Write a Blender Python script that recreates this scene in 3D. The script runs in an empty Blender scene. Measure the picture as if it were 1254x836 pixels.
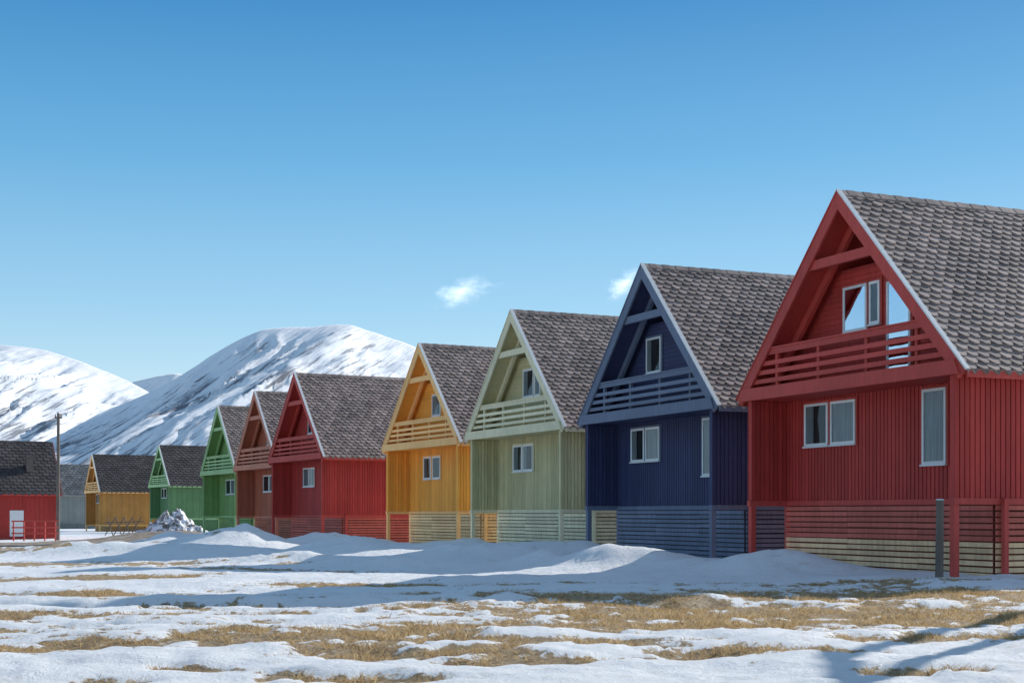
import bpy, math, random
import numpy as np
from mathutils import Vector, Matrix
random.seed(4); rng=np.random.default_rng(4)
sc=bpy.context.scene
CAMZ=1.6
SUN_AZ=51.0; SUN_EL=26.0

# ------------------------------------------------------------ noise
def _h(ix,iy,s):
    n=(ix.astype(np.int64)*374761393+iy.astype(np.int64)*668265263+s*1442695041)&0xffffffff
    n=((n^(n>>13))*1274126177)&0xffffffff
    n=(n^(n>>16))&0xffffffff
    return n/4294967295.0
def vnoise(x,y,s=0):
    ix=np.floor(x);iy=np.floor(y);fx=x-ix;fy=y-iy
    fx=fx*fx*fx*(fx*(fx*6-15)+10);fy=fy*fy*fy*(fy*(fy*6-15)+10)
    a=_h(ix,iy,s);b=_h(ix+1,iy,s);c=_h(ix,iy+1,s);d=_h(ix+1,iy+1,s)
    return (a*(1-fx)+b*fx)*(1-fy)+(c*(1-fx)+d*fx)*fy
def fbm(x,y,o=4,s=0):
    t=0;a=1;n=0
    for i in range(o):
        t=t+a*vnoise(x*2**i+i*17.3,y*2**i+i*9.1,s+i);n+=a;a*=.5
    return t/n
def sstep(a,b,x):
    t=np.clip((x-a)/(b-a),0,1);return t*t*(3-2*t)

# ------------------------------------------------------------ materials
def new_mat(name):
    m=bpy.data.materials.new(name);m.use_nodes=True
    nt=m.node_tree;b=nt.nodes['Principled BSDF']
    return m,nt,b
def N(nt,t,**k):
    n=nt.nodes.new(t)
    for a,v in k.items(): setattr(n,a,v)
    return n
def ramp(nt,stops,src=None):
    r=N(nt,'ShaderNodeValToRGB');e=r.color_ramp.elements
    e[0].position=stops[0][0];e[0].color=(*stops[0][1],1)
    e[1].position=stops[-1][0];e[1].color=(*stops[-1][1],1)
    for p,c in stops[1:-1]:
        x=e.new(p);x.color=(*c,1)
    if src is not None: nt.links.new(src,r.inputs[0])
    return r
def noise(nt,scale,detail=4,vec=None,rough=.55):
    n=N(nt,'ShaderNodeTexNoise');n.inputs['Scale'].default_value=scale;n.inputs['Detail'].default_value=detail
    n.inputs['Roughness'].default_value=rough
    if vec is not None: nt.links.new(vec,n.inputs['Vector'])
    return n
def objvec(nt,sc_=(1,1,1)):
    t=N(nt,'ShaderNodeTexCoord');m=N(nt,'ShaderNodeMapping');m.inputs['Scale'].default_value=sc_
    nt.links.new(t.outputs['Object'],m.inputs['Vector']);return m.outputs[0]
def painted(name,c,rough=.65,streak=(5,5,.9),var=.17):
    m,nt,b=new_mat(name)
    n=noise(nt,1.6,7,objvec(nt,streak),.65)
    n2=noise(nt,.45,4,objvec(nt))
    mx=N(nt,'ShaderNodeMath',operation='MULTIPLY_ADD');mx.inputs[1].default_value=.55
    nt.links.new(n.outputs[0],mx.inputs[0])
    sc2=N(nt,'ShaderNodeMath',operation='MULTIPLY');sc2.inputs[1].default_value=.45
    nt.links.new(n2.outputs[0],sc2.inputs[0]);nt.links.new(sc2.outputs[0],mx.inputs[2])
    lo=tuple(x*(1-var) for x in c);hi=tuple(min(1,x*(1+var)+.003) for x in c)
    g_=sum(c)/3;fd=tuple(min(1,(x*.85+g_*.15)*1.25+.01) for x in c)
    r=ramp(nt,[(.3,lo),(.47,c),(.62,hi),(.80,fd)],mx.outputs[0])
    g=N(nt,'ShaderNodeNewGeometry');hs=N(nt,'ShaderNodeHueSaturation')
    mr=N(nt,'ShaderNodeMapRange');mr.inputs[3].default_value=.86;mr.inputs[4].default_value=1.12
    nt.links.new(g.outputs['Random Per Island'],mr.inputs[0]);nt.links.new(mr.outputs[0],hs.inputs['Value'])
    nt.links.new(r.outputs[0],hs.inputs['Color'])
    nt.links.new(hs.outputs[0],b.inputs['Base Color'])
    b.inputs['Roughness'].default_value=rough;b.inputs['Specular IOR Level'].default_value=.3
    bp=N(nt,'ShaderNodeBump');bp.inputs['Strength'].default_value=.3;bp.inputs['Distance'].default_value=.015
    nn=noise(nt,9,4,objvec(nt,(4,4,.6)));nt.links.new(nn.outputs[0],bp.inputs['Height'])
    nt.links.new(bp.outputs[0],b.inputs['Normal'])
    m['base']=c
    return m
def shingle(name,c):
    m,nt,b=new_mat(name)
    g=N(nt,'ShaderNodeNewGeometry')
    r=ramp(nt,[(0,tuple(x*.62 for x in c)),(.5,c),(1,tuple(x*1.35 for x in c))],g.outputs['Random Per Island'])
    n=noise(nt,.7,5,objvec(nt,(1,1,.4)));mx=N(nt,'ShaderNodeMix',data_type='RGBA',blend_type='MULTIPLY');mx.inputs[0].default_value=.8
    r2=ramp(nt,[(.3,(.66,.66,.68)),(.7,(1.2,1.13,1.06))],n.outputs[0])
    nt.links.new(r.outputs[0],mx.inputs[6]);nt.links.new(r2.outputs[0],mx.inputs[7])
    nt.links.new(mx.outputs[2],b.inputs['Base Color'])
    b.inputs['Roughness'].default_value=.8
    bp=N(nt,'ShaderNodeBump');bp.inputs['Strength'].default_value=.5;bp.inputs['Distance'].default_value=.01
    nn=noise(nt,60,3,objvec(nt));nt.links.new(nn.outputs[0],bp.inputs['Height']);nt.links.new(bp.outputs[0],b.inputs['Normal'])
    return m
M_white=painted('window_white_paint',(.75,.75,.73),.45,(3,3,3),.06)
M_metal=painted('roof_edge_metal',(.72,.71,.69),.4,(3,3,3),.1)
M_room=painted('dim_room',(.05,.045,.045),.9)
M_tan=painted('unpainted_timber',(.74,.48,.27),.8,var=.3)
M_grey=painted('weathered_timber',(.16,.13,.11),.85,var=.3)
M_curt=painted('curtain_fabric',(.42,.42,.41),.8,(9,9,.5),.25)
M_glass,nt,b=new_mat('window_glass');nt.nodes.remove(b)
tr=N(nt,'ShaderNodeBsdfTransparent');tr.inputs[0].default_value=(.8,.84,.86,1);gs=N(nt,'ShaderNodeBsdfGlossy');gs.inputs['Roughness'].default_value=.03;gs.inputs[0].default_value=(.68,.78,.9,1)
fz=N(nt,'ShaderNodeFresnel');fz.inputs['IOR'].default_value=1.55
mx=N(nt,'ShaderNodeMixShader');nt.links.new(fz.outputs[0],mx.inputs[0]);nt.links.new(tr.outputs[0],mx.inputs[1]);nt.links.new(gs.outputs[0],mx.inputs[2]);nt.links.new(mx.outputs[0],nt.nodes['Material Output'].inputs[0])
bp=N(nt,'ShaderNodeBump');bp.inputs['Strength'].default_value=.12;bp.inputs['Distance'].default_value=.05
nn=noise(nt,1.5,2,objvec(nt));nt.links.new(nn.outputs[0],bp.inputs['Height']);nt.links.new(bp.outputs[0],gs.inputs['Normal'])

# ------------------------------------------------------------ mesh builder
class MB:
    def __init__(s): s.v=[];s.f=[]
    def poly(s,pts):
        n=len(s.v);s.v+=pts;s.f.append(tuple(range(n,n+len(pts))))
    def box(s,x0,x1,y0,y1,z0,z1):
        n=len(s.v)
        s.v+=[(x0,y0,z0),(x1,y0,z0),(x1,y1,z0),(x0,y1,z0),(x0,y0,z1),(x1,y0,z1),(x1,y1,z1),(x0,y1,z1)]
        s.f+=[tuple(n+i for i in q) for q in ((0,3,2,1),(4,5,6,7),(0,1,5,4),(1,2,6,5),(2,3,7,6),(3,0,4,7))]
    def prism(s,xz,y0,y1):
        n=len(s.v);k=len(xz)
        s.v+=[(x,y0,z) for x,z in xz]+[(x,y1,z) for x,z in xz]
        s.f.append(tuple(range(n,n+k)));s.f.append(tuple(range(n+2*k-1,n+k-1,-1)))
        for i in range(k):
            j=(i+1)%k;s.f.append((n+i,n+k+i,n+k+j,n+j))
    def tube(s,p0,p1,r0,r1,k=10):
        p0=Vector(p0);p1=Vector(p1);d=(p1-p0).normalized()
        a=d.orthogonal().normalized();b=d.cross(a);n=len(s.v)
        for p,r in ((p0,r0),(p1,r1)):
            for i in range(k):
                t=2*math.pi*i/k;s.v.append(tuple(p+a*math.cos(t)*r+b*math.sin(t)*r))
        for i in range(k):
            j=(i+1)%k;s.f.append((n+i,n+j,n+k+j,n+k+i))
        s.f.append(tuple(range(n+k,n+2*k)));s.f.append(tuple(range(n+k-1,n-1,-1)))
    def obj(s,name,mat,parent=None,fix=True,smooth=False):
        me=bpy.data.meshes.new(name);me.from_pydata(s.v,[],s.f)
        if fix:
            import bmesh
            bm=bmesh.new();bm.from_mesh(me);bmesh.ops.recalc_face_normals(bm,faces=bm.faces);bm.to_mesh(me);bm.free()
        me.materials.append(mat)
        if smooth: me.polygons.foreach_set('use_smooth',[True]*len(me.polygons))
        o=bpy.data.objects.new(name,me);sc.collection.objects.link(o)
        if parent: o.parent=parent
        return o

# ------------------------------------------------------------ house
AP=8.2;EV=3.26;HW=4.7;SL=(AP-EV)/HW
L=math.hypot(HW,AP-EV);DX=HW/L;DZ=-(AP-EV)/L;NX=-DZ;NZ=DX
BACK={}
def house(name,pos,theta,wall,trim,roofmat,dz=0,ground=-1.6,floor=.35,depth=10.0,low_slats=None,slat=None,metal=None,
          win_low=None,win_up=None,seed=0,tabs=(.235,.33)):
    R=random.Random(seed)
    e=bpy.data.objects.new(name,None);sc.collection.objects.link(e)
    e.location=(pos[0],pos[1],CAMZ+dz);e.rotation_euler=(0,0,-math.radians(90-theta))
    G=ground-dz-.5
    F=floor
    slat=slat or wall
    # roof decks
    m=MB()
    for s in (1,-1):
        def P(t,o,s=s): return (s*(DX*t+NX*o),AP+DZ*t+NZ*o)
        o1=-.03;o2=-.20
        top=(0,AP+o1/NZ);bot=(0,AP+o2/NZ)
        m.prism([top,P(L,o1),P(L-.02,o2),bot],0,depth+.4)
    m.obj('roof_deck',wall,e)
    # shingles
    m=MB();rh,tw=tabs
    y_end=depth+.42
    for s in (1,-1):
        nrow=int(L/rh)
        for i in range(nrow+1):
            t0=max(0,i*rh-.02)
            off=(i%2)*tw/2
            ncol=int((y_end)/tw)+2
            for c in range(-1,ncol):
                y0=c*tw+off+.006;y1=y0+tw-.012
                y0=max(y0,-.06);y1=min(y1,y_end)
                if y1-y0<.05: continue
                ln=rh*1.32;j=R.uniform(-.012,.012)
                tb=min(t0+ln,L+.05);tm=t0+ln*.60
                k=min(.10,(y1-y0)*.3);h=.028+R.uniform(0,.020);hm=h*.7
                pts=[(y0,t0,-.012),(y1,t0,-.012),(y1,tm,hm),(y1-k,tb+j,h),(y0+k,tb+j,h),(y0,tm,hm)]
                V=[(s*(DX*t+NX*o),y,AP+DZ*t+NZ*o) for y,t,o in pts]
                n=len(m.v)
                V+= [(s*(DX*t+NX*(-.025)),y,AP+DZ*t+NZ*(-.025)) for y,t,o in pts[2:]]
                m.v+=V
                for f in [(0,5,4,3,2,1),(2,3,7,6),(3,4,8,7),(4,5,9,8)]:
                    f=tuple(n+q for q in f)
                    m.f.append(f if s>0 else f[::-1])
    for c in range(int(y_end/.25)):
        y0=c*.25-.04;y1=y0+.27
        hh=.05+.01*(c%2)
        m.prism([(-.16,AP-.16+hh),(0,AP+hh),(.16,AP-.16+hh),(.13,AP-.2),(0,AP-.04),(-.13,AP-.2)],y0,y1)
    m.obj('roof_shingles',roofmat,e,fix=False)
    # barge boards
    m=MB();mm=MB()
    for s in (1,-1):
        def P(t,o,s=s): return (s*(DX*t+NX*o),AP+DZ*t+NZ*o)
        for (ya,yb) in ((-.07,-.003),(depth+.403,depth+.45)):
            m.prism([(0,AP),P(L+.05,.0),P(L+.0,-.31),(0,AP-.31/NZ)],ya,yb)
        m.prism([(0,AP-.205/NZ),P(L-.6,-.205),P(L-.8,-.40),(0,AP-.40/NZ)],.62,.74)
        a,b_=sorted((s*HW*.999,s*(HW+.03)));m.box(a,b_,0,depth+.4,EV-.2,EV-.03)
        (mm if s>0 else m).prism([(0,AP+.045/NZ),P(L+.06,.045),P(L+.06,.004),(0,AP+.004/NZ)],-.09,.035)
    m.obj('barge_boards',trim,e);mm.obj('roof_edge_flashing',metal or M_metal,e)
    # main walls with vertical boards
    WU=4.25;FV=1.25;top=AP-SL*WU-.31
    m=MB()
    bw=.15;gp=.032;bt=.036
    u=-WU+.13
    while u<WU-.13:
        m.box(u,min(u+bw-gp,WU-.13),FV-bt+.012,FV+.012,F,3.2);u+=bw
    m.box(-WU+.12,WU-.12,FV+.013,FV+.08,F,3.2)
    for s in (1,-1):
        v=.02
        while v<depth:
            a,b_=sorted((s*WU,s*(WU+.03)))
            m.box(a,b_,v,min(v+bw-gp,depth),F,top+.12);v+=bw
        v=.03
        while v<FV-.05:
            a,b_=sorted((s*(WU-.12),s*(WU-.15)))
            m.box(a,b_,v,v+bw-gp,F,3.15);v+=bw
        a,b_=sorted((s*(WU-.001),s*(WU-.119)))
        m.box(a,b_,.03,depth-.01,F,top+.1)
    u=-WU
    while u<WU:
        z1=AP-.31-SL*max(abs(u),abs(u+bw));m.box(u,u+bw-.02,depth,depth+.022,F,max(z1,F+.2));u+=bw
    m.prism([(-WU,F),(WU,F),(WU,top),(0,AP-.34),(-WU,top)],depth-.08,depth-.003)
    m.obj('vertical_board_walls',wall,e)
    # gable wall: horizontal boards; the peak above the collar beam is an open loft recess
    m=MB();UV=1.0;z=3.3;ZC=6.38
    hw=lambda z:(AP-.3-z)/SL
    while z<ZC-.1:
        z1=min(z+.12,ZC)
        m.prism([(-hw(z),z),(hw(z),z),(hw(z1),z1),(-hw(z1),z1)],UV-.022,UV-.001);z+=.145
    m.prism([(-hw(3.3),3.3),(hw(3.3),3.3),(hw(ZC),ZC),(-hw(ZC),ZC)],UV,UV+.08)
    m.prism([(-hw(ZC),ZC+.003),(hw(ZC),ZC+.003),(hw(ZC+.05),ZC+.05),(-hw(ZC+.05),ZC+.05)],UV-.02,3.2)
    m.prism([(-hw(ZC),ZC),(hw(ZC),ZC),(0,AP-.3)],3.2,3.28)
    m.obj('gable_wall',wall,e)
    # balcony
    m=MB()
    m.box(-WU+.0,WU,.0,FV+.05,3.17,3.29)
    m.obj('balcony_floor',wall,e)
    m=MB()
    m.prism([(-4.56,3.15),(4.56,3.15),(4.40,3.49),(-4.40,3.49)],-.13,-.075)
    for z0,z1 in ((3.60,3.72),(3.84,3.96),(4.08,4.20),(4.36,4.52)):
        w0=(AP-.27-z0)/SL;w1=(AP-.27-z1)/SL
        m.prism([(-w0,z0),(w0,z0),(w1,z1),(-w1,z1)],.0,.045)
    m.box(-3.45,3.45,-.03,.10,4.523,4.56)
    for u in (-2.9,-1.0,1.0,2.9): m.box(u-.05,u+.05,.047,.14,3.3,4.5)
    m.obj('balcony_railing',trim,e)
    m=MB();w0=(AP-.3-6.38)/SL;w1=(AP-.3-6.62)/SL
    m.prism([(-w0,6.38),(w0,6.38),(w1,6.62),(-w1,6.62)],.004,.12)
    m.obj('collar_beam',trim,e)
    # floor trim + posts
    m=MB()
    m.box(-WU+.15,WU-.15,FV-.05,FV+.04,F-.14,F-.003)
    for s in (1,-1):
        a,b_=sorted((s*(WU-.13),s*(WU+.045)));m.box(a,b_,.0,depth+.02,F-.15,F-.004)
        a,b_=sorted((s*(WU-.15),s*(WU+.0)));m.box(a,b_,.02,.17,G,F-.152)
        a,b_=sorted((s*(WU+.06),s*(WU+.17)));m.box(a,b_,1.35,1.47,G,F-.01)
        m.box(a,b_,6,6.12,G,F-.01)
    m.obj('posts_and_sill',trim,e)
    # slatted skirt
    m=MB();ml=MB();z=F-.17;zg=ground-dz
    while z>G:
        tgt=ml if (low_slats and z<zg+.75) else m
        j=R.uniform(-.006,.006);u=-WU+.1
        while u<WU-.1:
            u2=min(u+2.83,WU-.1);j2=R.uniform(-.007,.007)
            tgt.box(u,u2-.008,FV-.02,FV+.005,z-.108+j2,z+j2);u=u2
        for s in (1,-1):
            a,b_=sorted((s*(WU-.04),s*(WU-.015)));tgt.box(a,b_,FV+.01,depth-.02,z-.108+j,z+j)
        tgt.box(-WU+.1,WU-.1,depth-.05,depth-.03,z-.095,z)
        z-=.145
    m.obj('skirt_slats',slat,e)
    if low_slats: ml.obj('lower_skirt_slats',low_slats,e)
    k=slat.name
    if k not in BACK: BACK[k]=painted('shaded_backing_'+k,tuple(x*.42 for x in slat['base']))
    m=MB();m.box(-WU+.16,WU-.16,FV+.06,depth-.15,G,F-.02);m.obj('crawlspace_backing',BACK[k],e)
    # windows
    fr=MB();gl=MB();cu=MB();rm=MB();ca=MB()
    def win(u0,u1,z0,z1,v,curt=None,mull=()):
        b_=.07
        fr.box(u0,u1,v-.09,v-.0245,z0,z0+b_);fr.box(u0,u1,v-.09,v-.0245,z1-b_,z1)
        fr.box(u0,u0+b_,v-.088,v-.0245,z0+b_,z1-b_);fr.box(u1-b_,u1,v-.088,v-.0245,z0+b_,z1-b_)
        fr.box(u0-.03,u1+.03,v-.13,v-.0245,z0-.045,z0-.001)
        c_=.07
        ca.box(u0-c_,u0-.003,v-.06,v-.0252,z0-.05,z1+c_);ca.box(u1+.003,u1+c_,v-.06,v-.0252,z0-.05,z1+c_);ca.box(u0-.002,u1+.002,v-.06,v-.0252,z1+.003,z1+c_)
        gl.poly([(u0+b_,v-.075,z0+b_),(u1-b_,v-.075,z0+b_),(u1-b_,v-.075,z1-b_),(u0+b_,v-.075,z1-b_)])
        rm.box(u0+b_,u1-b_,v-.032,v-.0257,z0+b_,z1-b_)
        if curt:
            c0,c1=curt;k=26;x0=u0+b_+.003;x1=u0+b_+(u1-u0-2*b_)*abs(c1)
            if c0<0 or c1<0: x0,x1=u1-b_-(u1-u0-2*b_)*abs(c1),u1-b_-.003
            pr=[(x0+(x1-x0)*i/k,v-.050+.012*math.sin(i*1.55+seed)) for i in range(k+1)]
            for i in range(k):
                (a,ya),(b2,yb)=pr[i],pr[i+1]
                cu.poly([(a,ya,z0+b_),(b2,yb,z0+b_),(b2,yb,z1-b_),(a,ya,z1-b_)])
    for w in (win_low or [(-3.2,-2.12,1.85,3.02),(-2.0,-.92,1.85,3.02),(1.75,2.62,1.2,3.05)]): win(*w[:4],FV,*w[4:])
    for w in (win_up or [(-1.1,-.1,4.75,5.95),(.0,.42,4.85,5.95),(.7,1.62,3.45,5.85)]): win(*w[:4],UV,*w[4:])
    fr.obj('window_frames',M_white,e);gl.obj('window_glass',M_glass,e);rm.obj('window_interior',M_room,e);ca.obj('window_casings',trim,e)
    if cu.v: cu.obj('curtains',M_curt,e,fix=False,smooth=False)
    return e

R_=painted('red_paint',(.44,.046,.036));Rt=painted('red_trim_paint',(.50,.068,.052))
B_=painted('navy_blue_paint',(.040,.046,.108));Bt=painted('slate_blue_trim_paint',(.135,.16,.225))
S_=painted('sage_green_paint',(.55,.48,.26));St=painted('pale_sage_trim_paint',(.70,.62,.41))
Y_=painted('ochre_yellow_paint',(.95,.40,.065));Yt=painted('ochre_trim_paint',(.95,.52,.20))
O_=painted('rust_paint',(.44,.13,.07));Ot=painted('rust_trim_paint',(.56,.21,.13))
G_=painted('green_paint',(.23,.39,.13));Gt=painted('light_green_trim_paint',(.38,.56,.26))
Gf=painted('dark_green_paint',(.14,.26,.11));Yf=painted('brown_ochre_paint',(.54,.26,.07))
Gy=painted('grey_paint',(.25,.26,.24))
YS=painted('faded_yellow_slats',(.92,.58,.29),var=.25);SS=painted('faded_sage_slats',(.74,.64,.43),var=.25)
BS=painted('faded_blue_slats',(.16,.18,.25),var=.25);RS=painted('faded_red_slats',(.52,.12,.085),var=.25)
SH=shingle('asphalt_shingles',(.31,.24,.215));SH2=shingle('dark_shingles',(.07,.06,.06));SHG=shingle('grey_shingles',(.15,.155,.16))

house('red_wooden_house',(8.36,36.3),23.5,R_,Rt,SH,ground=-1.4,low_slats=M_tan,slat=RS,seed=1,
  win_low=[(-3.2,-2.12,1.85,3.02,(1,.35)),(-2.0,-.92,1.85,3.02,(1,1.)),(1.75,2.62,1.2,3.05,(1,1))],
  win_up=[(-1.1,-.1,4.75,5.95,(1,.15)),(.0,.42,4.85,5.95,(1,1)),(.7,1.62,3.45,5.85,(-1,.3))])
house('blue_wooden_house',(4.33,47.0),23.7,B_,Bt,SH,ground=-1.5,floor=.25,slat=BS,seed=2,
  win_low=[(-3.0,-2.05,1.8,2.95,(1,.4)),(-1.95,-1.0,1.8,2.95,(1,1)),(1.8,2.6,1.2,3.05,(1,1))],
  win_up=[(-1.45,-.45,4.75,5.95,(1,.3))])
house('sage_green_wooden_house',(0,57.6),25.2,S_,St,SH,ground=-1.5,floor=.15,slat=SS,seed=3,
  win_low=[(-2.4,-1.5,1.75,2.85,(1,.5)),(-1.42,-.5,1.75,2.85,(1,.3))],win_up=[(-.9,.1,4.75,5.9,(1,.4)),(.2,.7,4.75,5.9)])
house('yellow_wooden_house',(-4.48,69.0),27.5,Y_,Yt,SH,ground=-1.6,floor=.1,slat=YS,seed=4,
  win_low=[(-2.2,-1.3,1.7,2.8,(1,.4)),(-1.1,-.2,1.7,2.8)],win_up=[(-.6,.4,4.75,5.8,(1,.6))])
house('red_wooden_house',(-12.5,82),28.3,R_,Rt,SH,dz=-.15,ground=-2.3,floor=.05,slat=RS,seed=5,
  win_low=[(-1.9,-1.0,1.7,2.8,(1,.7)),(-.9,0,1.7,2.8,(1,.5))],win_up=[(-.4,.6,4.75,5.8)])
house('rust_wooden_house',(-16.7,92.5),27.5,O_,Ot,SH,dz=-.3,ground=-2.3,floor=.1,seed=6,win_low=[(-2,-.8,1.7,2.8),(-.7,.3,1.7,2.8,(1,1))],win_up=[(-.4,.6,4.75,5.8)])
house('green_wooden_house',(-21.7,105),27.5,G_,Gt,SH,dz=-.3,ground=-2.4,floor=.1,seed=7,win_low=[(-2,-.8,1.7,2.8),(-.7,.3,1.7,2.8,(1,1))],win_up=[(-.4,.6,4.75,5.8)])
house('green_wooden_house',(-42.7,172),29,Gf,Gt,SH2,dz=0,ground=-2.4,floor=-.6,seed=8,tabs=(.4,.6))
house('yellow_wooden_house',(-55.2,187),28,Yf,Yt,SH2,dz=-.5,ground=-2.4,floor=-1,seed=9,tabs=(.4,.6))
house('grey_wooden_house',(-76,226),28,Gy,Gy,SHG,dz=-.4,ground=-2.4,floor=-1,seed=10,tabs=(.5,.6))
fl=house('red_wooden_house',(-52.6,129.5),28,R_,Rt,SH2,dz=-1.5,ground=-2.4,floor=-.7,seed=11,tabs=(.4,.6))
m=MB();m.box(4.283,4.33,5.9,7.1,-.6,1.75);m.obj('side_door',M_white,fl)
m=MB();m.box(2.2,2.8,7.6,8.2,5.2,6.6);m.box(2.1,2.9,7.5,8.3,6.6,6.75);m.obj('chimney',M_grey,fl)

# ------------------------------------------------------------ ground
rowY=[10,25,36.3,47,57.6,69,82,92.5,105,172,187,400];rowX=[16,12.6,8.36,4.33,0,-4.5,-12.5,-16.7,-21.7,-42.7,-55,-160]
MND=[(2.9,38.6,2.3,1.3,.56),(6.4,35.4,2.2,.9,.40),(-1.0,45.5,2.6,1.4,.55),(-4.8,49,2.2,1.6,.45),(-11.8,60,2.8,2.4,.90),(-8.6,64,2.4,1.6,.55),
     (-6.6,56,2.4,1.4,.55),(-16.5,74,4,3,.9),(-2.6,53,1.6,1.2,.35),(-21,92,5,4,.9),(-10.5,50,4,1.4,.4),(-15.5,51,4,1.5,.45),(9.6,30.6,3,.9,.08),(-27,112,6,5,.8),(.9,41.0,1.2,.8,.38),(4.8,36.8,1.0,.6,.25),(-6.5,44,3,.8,.3),(-3.2,40.5,2.6,.7,.28),
     (2.2,45.6,1.8,1.2,.40),(-1.9,56.4,2.0,1.3,.45),(-6.6,67.4,2.0,1.5,.45),(-2.8,60.5,1.3,1.0,.3),(-14.2,80,2.2,1.8,.5)]
PAT=[(7.2,23.2,8.5,3.4,-.05),(2.6,27.0,6.5,1.1,-.1),(9.0,27.6,5,1.9,0),(2.2,20.6,3.4,1.3,.15),(-2.2,18.2,3.2,1.3,.2),(.2,19.8,2.6,1.1,.1),(-5.3,16.5,2.0,.6,0),(-6.2,22,3.2,.6,.1),
     (-3.0,30.5,2.8,1.1,.1),(-13,42,4.5,3.4,0),(1.3,17.2,1.3,.4,0),(-1.6,14.2,.6,.24,0),(-3.4,15,.7,.26,0),(2.6,16.2,1.0,.32,0),(-10,33,3.2,.7,0),(5.6,18.0,1.4,.5,.3),
     (-22,62,7,4,0),(-4.0,14.0,.4,.2,0),(.1,15.6,.8,.25,0),(-7,27,3.6,.5,0),(-30,80,9,5,0),(-1.2,16.2,1.2,.4,.1),(-8.5,20,2.0,.6,0),(3.6,31.6,3,.5,-.1),(-6.5,37,3,.7,0),(4.2,14.6,.6,.2,0),(-18,52,5,1.8,0),(-26,70,8,3,0),(9.2,31.0,3.4,.6,0)]
def ditch(X,Y): return Y-(24.6+.12*(X+6)+1.6*(fbm(X*.3,X*0,3,60)-.5))
def gmask(X,Y):
    v=np.full(X.shape,-1.0)
    for cx,cy,rx,ry,a in PAT:
        dx=X-cx;dy=Y-cy;c,s=math.cos(a),math.sin(a)
        r=np.sqrt(((dx*c+dy*s)/rx)**2+((-dx*s+dy*c)/ry)**2)
        v=np.maximum(v,1-r)
    v=np.maximum(v,.65-np.abs(ditch(X,Y)+.1)/.45-np.maximum(0,X-1)*.5)
    n=(fbm(X*.45,Y*1.1,3,5)-.5)*1.1+(fbm(X*1.7,Y*3.4,4,11)-.5)*1.7
    return .8*v+n+.05
def gh(X,Y):
    z=np.interp(Y,[-80,25,35,47,60,70,80,95,200,400,9000],[-1.6,-1.6,-1.48,-1.5,-1.52,-1.7,-2.2,-2.35,-2.4,-3,-5])
    near=np.exp(-np.maximum(Y-15,0)/160)
    z=z+(fbm(X*.12,Y*.22,3,2)-.5)*.35*near
    z=z+(fbm(X*.6+3,Y*1.0,4,21)-.5)*.19*near
    fx=np.exp(-np.maximum(Y-15,0)/25)
    z=z+(fbm(X*2.7,Y*3.3,4,31)-.5)*.08*fx
    s=np.interp(Y,rowY,rowX)-X
    z=z+.12*np.exp(-((s-3)/3.0)**2)*(fbm(X*.5,Y*.4,2,44)-.4)*near
    for cx,cy,rx,ry,h in MND:
        r2=((X-cx)/rx)**2+((Y-cy)/ry)**2
        ww=1+1.0*(fbm(X*.9,Y*.9,4,50)-.5)
        z=z+h*np.exp(-r2*1.1*ww)*ww
    dy=ditch(X,Y)
    z=z+np.where(X<3,1,np.exp(-(X-3)**2/4))*(-.16*np.exp(-(dy/.35)**2)+.10*np.exp(-((dy-.9)/.7)**2))
    for k,o in enumerate((3.2,4.7)):
        d=Y-(17.0+o+.22*(X+6)+1.2*(fbm(X*.25,X*0+k*.3,2,66)-.5))
        z=z-.05*np.exp(-(d/.22)**2)*(.4+fbm(X*1.5,Y,2,67))
    return z
ys=[-80,-50,-30,-15,-5,2,6,8]
while ys[-1]<9000: ys.append(ys[-1]+max(.09,(ys[-1])*.0070 if ys[-1]<140 else ys[-1]*.03))
xs=[0]
while xs[-1]<7000: xs.append(xs[-1]+max(.10,xs[-1]*.016))
xs=np.array([-x for x in xs[:0:-1]]+xs);ys=np.array(ys)
X,Y=np.meshgrid(xs,ys);gm=gmask(X,Y);Z=gh(X,Y)-.06*sstep(-.1,.15,gm)*(Y<80)
def grid_mesh(name,X,Y,Z,mat):
    h,w=X.shape;me=bpy.data.meshes.new(name)
    co=np.stack([X,Y,Z],-1).reshape(-1,3).astype(np.float32)
    i=np.arange(h*w).reshape(h,w);q=np.stack([i[:-1,:-1],i[:-1,1:],i[1:,1:],i[1:,:-1]],-1).reshape(-1,4)
    me.vertices.add(len(co));me.vertices.foreach_set('co',co.ravel())
    me.loops.add(q.size);me.loops.foreach_set('vertex_index',q.ravel().astype(np.int32))
    me.polygons.add(len(q));me.polygons.foreach_set('loop_start',np.arange(0,q.size,4,dtype=np.int32))
    me.polygons.foreach_set('use_smooth',np.ones(len(q),bool))
    me.update(calc_edges=True);me.validate()
    me.materials.append(mat)
    o=bpy.data.objects.new(name,me);sc.collection.objects.link(o);return o
M_ground,nt,b=new_mat('snow_and_dry_grass')
tc=N(nt,'ShaderNodeNewGeometry');pos=tc.outputs['Position']
at=N(nt,'ShaderNodeAttribute',attribute_name='grass')
n1=noise(nt,5,8,pos,.75)
ad=N(nt,'ShaderNodeMath',operation='MULTIPLY_ADD');ad.inputs[1].default_value=1.9;nt.links.new(n1.outputs[0],ad.inputs[0]);nt.links.new(at.outputs['Fac'],ad.inputs[2])
msk=N(nt,'ShaderNodeMapRange');msk.inputs[1].default_value=.93;msk.inputs[2].default_value=1.05;nt.links.new(ad.outputs[0],msk.inputs[0])
n2=noise(nt,11,7,pos,.75);gr=ramp(nt,[(.25,(.09,.055,.03)),(.40,(.30,.19,.095)),(.56,(.60,.41,.21)),(.78,(.78,.59,.35))],n2.outputs[0])
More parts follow.
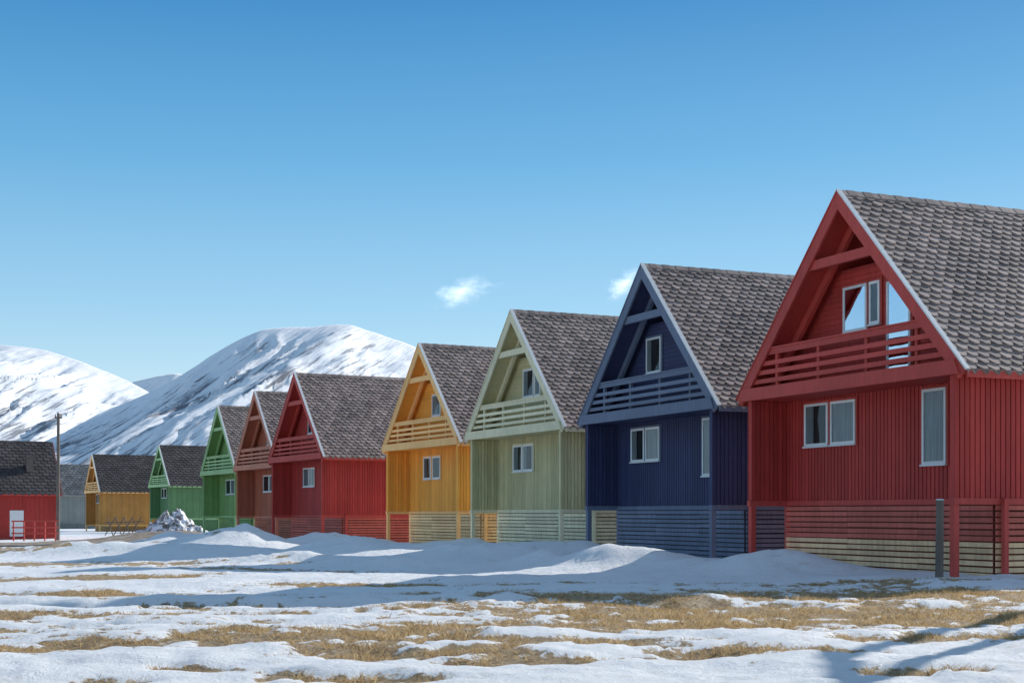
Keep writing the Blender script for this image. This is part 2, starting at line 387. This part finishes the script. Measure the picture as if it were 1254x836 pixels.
n3=noise(nt,.8,5,pos);sn=ramp(nt,[(.3,(.90,.90,.90)),(.6,(.95,.945,.94))],n3.outputs[0])
n5=noise(nt,2.2,9,pos,.78);dirt=ramp(nt,[(.56,(1,1,1)),(.66,(.72,.63,.52))],n5.outputs[0])
mm=N(nt,'ShaderNodeMix',data_type='RGBA',blend_type='MULTIPLY');mm.inputs[0].default_value=.55;nt.links.new(sn.outputs[0],mm.inputs[6]);nt.links.new(dirt.outputs[0],mm.inputs[7])
mx=N(nt,'ShaderNodeMix',data_type='RGBA');nt.links.new(msk.outputs[0],mx.inputs[0]);nt.links.new(mm.outputs[2],mx.inputs[6]);nt.links.new(gr.outputs[0],mx.inputs[7])
nt.links.new(mx.outputs[2],b.inputs['Base Color'])
rgh=ramp(nt,[(.4,(.85,.85,.85)),(.62,(.4,.4,.4))],n5.outputs[0]);nt.links.new(rgh.outputs[0],b.inputs['Roughness'])
n4=noise(nt,4,10,pos,.76);bp=N(nt,'ShaderNodeBump');bp.inputs['Strength'].default_value=.8;bp.inputs['Distance'].default_value=.12
nt.links.new(n4.outputs[0],bp.inputs['Height'])
bp2=N(nt,'ShaderNodeBump');bp2.inputs['Distance'].default_value=.05;nt.links.new(msk.outputs[0],bp2.inputs['Strength']);nt.links.new(n2.outputs[0],bp2.inputs['Height'])
nt.links.new(bp.outputs[0],bp2.inputs['Normal']);nt.links.new(bp2.outputs[0],b.inputs['Normal'])
g=grid_mesh('ground',X,Y,Z+CAMZ,M_ground)
a=g.data.attributes.new('grass','FLOAT','POINT');a.data.foreach_set('value',gm.ravel().astype(np.float32))

# dry grass blades
n=360000;gx=rng.uniform(-9,13,n);gy=12.5+22*rng.random(n)**1.2
k=(gmask(gx,gy)+.35*(rng.random(n)-.5)>.10)&(np.abs(gx)<gy*.42);gx=gx[k];gy=gy[k]
cl=fbm(gx*2.5,gy*2.5,3,75);k=cl+.25*(rng.random(len(gx))-.5)>.42;gx=gx[k];gy=gy[k]
gz=gh(gx,gy)-.07+CAMZ;n=len(gx)
ht=rng.uniform(.03,.10,n)*(.4+1.3*fbm(gx*1.5,gy*1.5,2,71));an=rng.uniform(0,6.28,n);wd=rng.uniform(.004,.009,n);ln=rng.uniform(.5,1.8,n)*ht;la=rng.uniform(0,6.28,n)
V=np.zeros((n,3,3));V[:,0]=np.stack([gx-np.cos(an)*wd,gy-np.sin(an)*wd,gz],-1);V[:,1]=np.stack([gx+np.cos(an)*wd,gy+np.sin(an)*wd,gz],-1)
V[:,2]=np.stack([gx+np.cos(la)*ln,gy+np.sin(la)*ln,gz+ht],-1)
me=bpy.data.meshes.new('dry_grass');me.vertices.add(n*3);me.vertices.foreach_set('co',V.ravel().astype(np.float32))
me.loops.add(n*3);me.loops.foreach_set('vertex_index',np.arange(n*3,dtype=np.int32));me.polygons.add(n);me.polygons.foreach_set('loop_start',np.arange(0,n*3,3,dtype=np.int32));me.update(calc_edges=True)
mg,nt,b=new_mat('dry_grass_blades');gg=N(nt,'ShaderNodeNewGeometry')
r=ramp(nt,[(0,(.30,.18,.08)),(.5,(.62,.43,.21)),(1,(.85,.67,.40))],gg.outputs['Random Per Island'])
d1=N(nt,'ShaderNodeBsdfDiffuse');d2=N(nt,'ShaderNodeBsdfTranslucent');mxs=N(nt,'ShaderNodeMixShader');mxs.inputs[0].default_value=.4
nt.links.new(r.outputs[0],d1.inputs[0]);nt.links.new(r.outputs[0],d2.inputs[0]);nt.links.new(d1.outputs[0],mxs.inputs[1]);nt.links.new(d2.outputs[0],mxs.inputs[2])
nt.nodes.remove(b);nt.links.new(mxs.outputs[0],nt.nodes['Material Output'].inputs[0])
me.materials.append(mg);o=bpy.data.objects.new('dry_grass',me);sc.collection.objects.link(o)

# gravel road
mr_,nt,b=new_mat('gravel');gp=N(nt,'ShaderNodeNewGeometry');nn=noise(nt,1.2,8,gp.outputs['Position'],.75)
r=ramp(nt,[(.38,(.16,.12,.09)),(.56,(.34,.27,.21)),(.66,(.46,.40,.34)),(.72,(.85,.85,.87))],nn.outputs[0]);nt.links.new(r.outputs[0],b.inputs['Base Color']);b.inputs['Roughness'].default_value=.95
ts=np.linspace(0,1,160);cx=np.interp(ts,[0,.4,.7,1],[-95,-44,-29,-24]);cy=np.interp(ts,[0,.4,.7,1],[62,82,112,170])
kk=np.ones(15)/15;cx=np.convolve(np.pad(cx,7,'edge'),kk,'valid');cy=np.convolve(np.pad(cy,7,'edge'),kk,'valid')
nx=np.gradient(cy);ny=-np.gradient(cx);l=np.hypot(nx,ny);nx/=l;ny/=l
w=np.linspace(-9,9,22)
RX=cx[:,None]+nx[:,None]*w;RY=cy[:,None]+ny[:,None]*w
grid_mesh('gravel_road',RX,RY,gh(RX,RY)+CAMZ+.12-.3*(np.abs(w)/9)**8,mr_)

# ------------------------------------------------------------ mountains
mm_,nt,b=new_mat('snowy_rock');gp=N(nt,'ShaderNodeNewGeometry')
rot=N(nt,'ShaderNodeMapping');rot.inputs['Rotation'].default_value=(0,-.7,0);nt.links.new(gp.outputs['Position'],rot.inputs[0])
mp=N(nt,'ShaderNodeMapping');mp.inputs['Scale'].default_value=(.10,.006,.010);nt.links.new(rot.outputs[0],mp.inputs[0])
nn=noise(nt,1.0,8,mp.outputs[0],.68)
at=N(nt,'ShaderNodeAttribute',attribute_name='rock')
ad=N(nt,'ShaderNodeMath',operation='MULTIPLY_ADD');ad.inputs[1].default_value=1.0;nt.links.new(nn.outputs[0],ad.inputs[0]);nt.links.new(at.outputs['Fac'],ad.inputs[2])
r=ramp(nt,[(.575,(.92,.92,.93)),(.625,(.52,.53,.56)),(.69,(.20,.20,.22))],ad.outputs[0]);nt.links.new(r.outputs[0],b.inputs['Base Color']);b.inputs['Roughness'].default_value=.9
bp=N(nt,'ShaderNodeBump');bp.inputs['Strength'].default_value=.5;bp.inputs['Distance'].default_value=9
nb=noise(nt,1.0,7,mp.outputs[0],.6)
nt.links.new(nb.outputs[0],bp.inputs['Height']);nt.links.new(bp.outputs[0],b.inputs['Normal'])
def mountain(name,Y0,prof,W,gs,seed,spurs=(),amp=70,p=1.25,shear=.35):
    px=np.array([(q[0]-627)/1741*Y0 for q in prof]);pz=np.array([(628-q[1])/1741*Y0 for q in prof])
    x=np.arange(px[0],px[-1],7.0);y=np.arange(Y0-W,Y0+W*.8,9.0)
    X,Y=np.meshgrid(x,y)
    rr=np.interp(x,px,pz);kk=np.ones(5)/5;rr=np.convolve(np.pad(rr,2,'edge'),kk,'valid');Rr=np.interp(X,x,rr)
    t=np.where(Y<Y0,(Y0-Y)/W,(Y-Y0)/(W*.8));t=np.clip(t,0,1)
    F=(1-t)**p
    wx=X+shear*(Y0-Y)+90*(fbm(X/300,Y/300,4,seed)-.5)*2
    def rid(a,b,s):
        q=np.abs(2*fbm(a,b,2,s)-1);return 1-np.clip(q*2.4,0,1)
    rg=rid(wx/gs,Y/(gs*7),seed+3);rg2=rid(wx/(gs*.33),Y/(gs*3),seed+7);rg3=rid(wx/(gs*.12),Y/(gs*1.2),seed+8)
    env=np.clip(t*3.2,0,1)**1.2*(1-t)
    z=Rr*F+(amp*(rg-.5)+amp*.45*(rg2-.5)+amp*.2*(rg3-.5))*env*np.clip(Rr/300,.2,1.2)
    z+= (fbm(X/60,Y/60,4,seed+9)-.5)*5
    for sx,dx,hh,ww in spurs:
        c=sx+dx*t;d=X-c;z+=hh*np.where(d>0,np.exp(-d/ww),np.exp(d/(ww*2.6)))*np.clip(t*4,0,1)*(1-t)
    z=np.maximum(z,-20)
    z=np.where(t>=.99,-25,z)
    o=grid_mesh(name,X,Y,z+CAMZ-3,mm_)
    rk=-.04+.10*sstep(.05,.5,t)-.06*sstep(.15,.0,t)+.07*(1-rg)*(1-.5*rg2)-.03*sstep(0,150,X-(-345/3000*Y0))
    a=o.data.attributes.new('rock','FLOAT','POINT');a.data.foreach_set('value',rk.ravel().astype(np.float32))
big=[(-60,600),(20,575),(60,553),(80,535),(130,500),(180,481),(215,462),(260,432),(290,415),(320,401),(350,399),(385,399),(410,396),(432,397),(450,403),(500,419),(560,445),(700,505),(900,560),(1300,600)]
left=[(-700,560),(-400,500),(-150,440),(-40,424),(0,420),(35,424),(60,428),(100,441),(150,461),(182,478),(230,505),(300,550),(420,600)]
far=[(80,520),(130,485),(165,466),(190,460),(212,456),(235,459),(270,475),(320,500),(420,560)]
mountain('snowy_mountain',3000,big,1000,150,100,[(-335,60,60,80)],amp=56,p=1.1)
mountain('snowy_mountain',4300,left,1200,230,200,[(-1500,200,60,150)],amp=78)
mountain('snowy_mountain',5600,far,900,200,300,amp=50)

# ------------------------------------------------------------ small things
def gz1(x,y): return float(gh(np.array([x]),np.array([y]))[0])+CAMZ
def empty(name,loc=(0,0,0)):
    e=bpy.data.objects.new(name,None);sc.collection.objects.link(e);e.location=loc;return e
def pole(x,y,top,r=.15,arm=True):
    z=gz1(x,y);e=empty('utility_pole',(x,y,z));H=top+CAMZ-z
    m=MB();m.tube((0,0,-.4),(0.05,0,H),r,r*.7,12);m.obj('shaft',M_grey,e,smooth=False)
    if arm:
        m=MB();m.box(-.28,.38,-.06,.06,H-.45,H-.33);m.tube((-.2,0,H-.33),(-.2,0,H-.1),.05,.04);m.tube((.3,0,H-.33),(.3,0,H-.1),.05,.04)
        m.obj('crossarm',M_grey,e)
    m=MB();m.tube((.05,0,H-.002),(.05,0,H+.12),r*.85,r*.5);m.obj('cap',M_metal,e)
pole(-39.6,124,8.7,.17)
# unseen poles added right of the view, leaned to cast foreground shadows
e=empty('offscreen_shadow_poles',(0,0,0));m=MB()
m.tube((10.7,27.6,-.4),(14.4,24.3,6.8),.15,.12,12);m.tube((8.7,21.9,-.4),(13.7,22.3,6.3),.15,.12,12)
m.obj('leaning_shadow_poles',M_grey,e);m=MB();m.tube((14.5,24.8,6.9),(13.6,21.9,6.4),.12,.12,10);m.obj('shadow_pole_link',M_grey,e)
x,y=9.58,31.9;z=gz1(x,y);e=empty('wooden_post',(x,y,z));m=MB();m.tube((0,0,-.3),(.02,0,1.72),.095,.085,14);m.obj('shaft',M_grey,e)
m=MB();m.tube((.02,0,1.721),(.02,0,1.75),.1,.07,14);m.obj('cap',M_metal,e)
e=empty('red_railing',(-43,122.5,gz1(-41,122.5)));m=MB()
for i in range(5): m.box(i*.9,i*.9+.1,0,.1,-.3,1.75)
for zz in (.6,1.1,1.65): m.box(-.1,3.9,-.05,-.005,zz,zz+.12)
m.obj('rails',Rt,e)
e=empty('wooden_drying_rack',(-42.4,150,gz1(-41,150)));m=MB()
for i in range(4):
    x=i*.9;m.tube((x-.5,-.5,-.2),(x+.5,.4,2.0),.06,.05,6);m.tube((x+.5,-.4,-.2),(x-.4,.4,1.9),.06,.05,6)
m.tube((-.6,0,1.35),(3.6,0,1.5),.06,.05,6);m.tube((-.4,-.3,.5),(3.4,-.3,.7),.05,.05,6);m.obj('poles',M_grey,e)
u=np.linspace(-5,5,90);Xp,Yp=np.meshgrid(u,u);r=np.sqrt((Xp/3.6)**2+(Yp/3)**2)
Zp=2.5*np.exp(-r**2*1.3)*(.35+1.2*fbm(Xp*1.3,Yp*1.3,5,400))-.12
mp_,nt,b=new_mat('snowy_rubble');gp=N(nt,'ShaderNodeNewGeometry');nn=noise(nt,1.6,7,gp.outputs['Position'],.7)
rr=ramp(nt,[(.38,(.10,.09,.08)),(.47,(.30,.27,.25)),(.53,(.85,.86,.88))],nn.outputs[0]);nt.links.new(rr.outputs[0],b.inputs['Base Color'])
o=grid_mesh('rubble_pile',Xp,Yp,Zp,mp_);o.location=(-35.2,148,gz1(-35.2,148)-.1)

# clouds : thin wisps far away
mc,nt,b=new_mat('cloud_vapour')
nt.nodes.remove(b);out=nt.nodes['Material Output']
tr=N(nt,'ShaderNodeBsdfTransparent');df=N(nt,'ShaderNodeBsdfTranslucent');d2=N(nt,'ShaderNodeBsdfDiffuse');df.inputs[0].default_value=(.7,.7,.7,1);d2.inputs[0].default_value=(.7,.7,.7,1)
a1=N(nt,'ShaderNodeAddShader');nt.links.new(df.outputs[0],a1.inputs[0]);nt.links.new(d2.outputs[0],a1.inputs[1])
at=N(nt,'ShaderNodeAttribute',attribute_name='dens');v=objvec(nt,(.0055,.006,.011));nn=noise(nt,2.0,10,v,.6)
ml=N(nt,'ShaderNodeMath',operation='MULTIPLY_ADD');ml.inputs[1].default_value=1.9;nt.links.new(nn.outputs[0],ml.inputs[0]);nt.links.new(at.outputs['Fac'],ml.inputs[2])
mr=N(nt,'ShaderNodeMapRange',interpolation_type='SMOOTHSTEP');mr.inputs[1].default_value=1.0;mr.inputs[2].default_value=2.5;mr.inputs[4].default_value=.85;nt.links.new(ml.outputs[0],mr.inputs[0])
mx=N(nt,'ShaderNodeMixShader');nt.links.new(mr.outputs[0],mx.inputs[0]);nt.links.new(tr.outputs[0],mx.inputs[1]);nt.links.new(a1.outputs[0],mx.inputs[2]);nt.links.new(mx.outputs[0],out.inputs[0])
def cloud(cx,cz,rx,rz,Yc,tilt):
    u=np.linspace(-1,1,40);U,Vv=np.meshgrid(u,u)
    o=grid_mesh('cloud',U*rx,60*(U*U+Vv*Vv),Vv*rz+U*tilt*rx,mc)
    o.location=(cx,Yc,cz)
    d=.85*(1-np.sqrt(U**2+Vv**2)*1.3);a=o.data.attributes.new('dens','FLOAT','POINT');a.data.foreach_set('value',d.ravel().astype(np.float32))
cloud(-57/1741*6000,(628-352)/1741*6000,200,90,6000,.22)
cloud(143/1741*6000,(628-342)/1741*6000,115,85,6000,.45)

# ------------------------------------------------------------ light, world, camera
az=math.radians(SUN_AZ);el=math.radians(SUN_EL)
sv=Vector((math.sin(az)*math.cos(el),math.cos(az)*math.cos(el),math.sin(el)))
ld=bpy.data.lights.new('sun','SUN');ld.energy=5.0;ld.angle=math.radians(.5);ld.color=(1,.96,.90)
lo=bpy.data.objects.new('sun',ld);sc.collection.objects.link(lo);lo.rotation_euler=sv.to_track_quat('Z','Y').to_euler();lo.location=sv*60
w=bpy.data.worlds.new('World');sc.world=w;w.use_nodes=True;nt=w.node_tree
bg=nt.nodes['Background'];sky=nt.nodes.new('ShaderNodeTexSky');sky.sky_type='NISHITA';sky.sun_disc=False
sky.sun_elevation=el;sky.sun_rotation=az;sky.air_density=1.0;sky.dust_density=.3;sky.ozone_density=2.0;sky.altitude=50
tcw=N(nt,'ShaderNodeTexCoord');sp=N(nt,'ShaderNodeSeparateXYZ');nt.links.new(tcw.outputs['Generated'],sp.inputs[0])
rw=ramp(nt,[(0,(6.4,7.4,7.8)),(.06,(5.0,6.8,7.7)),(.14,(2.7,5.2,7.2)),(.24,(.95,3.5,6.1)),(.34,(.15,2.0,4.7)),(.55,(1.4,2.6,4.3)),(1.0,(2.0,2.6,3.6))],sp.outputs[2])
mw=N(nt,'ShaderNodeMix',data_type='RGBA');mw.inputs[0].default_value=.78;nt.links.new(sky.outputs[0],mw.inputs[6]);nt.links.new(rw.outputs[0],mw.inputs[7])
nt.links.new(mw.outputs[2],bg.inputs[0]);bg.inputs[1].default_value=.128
cd=bpy.data.cameras.new('camera');cam=bpy.data.objects.new('camera',cd);sc.collection.objects.link(cam);sc.camera=cam
cam.location=(0,0,CAMZ);cam.rotation_euler=(math.radians(90),0,0);cd.lens=50;cd.sensor_width=36;cd.shift_y=.1675;cd.clip_start=.1;cd.clip_end=30000
sc.view_settings.view_transform='Standard';sc.view_settings.look='None';sc.view_settings.exposure=0
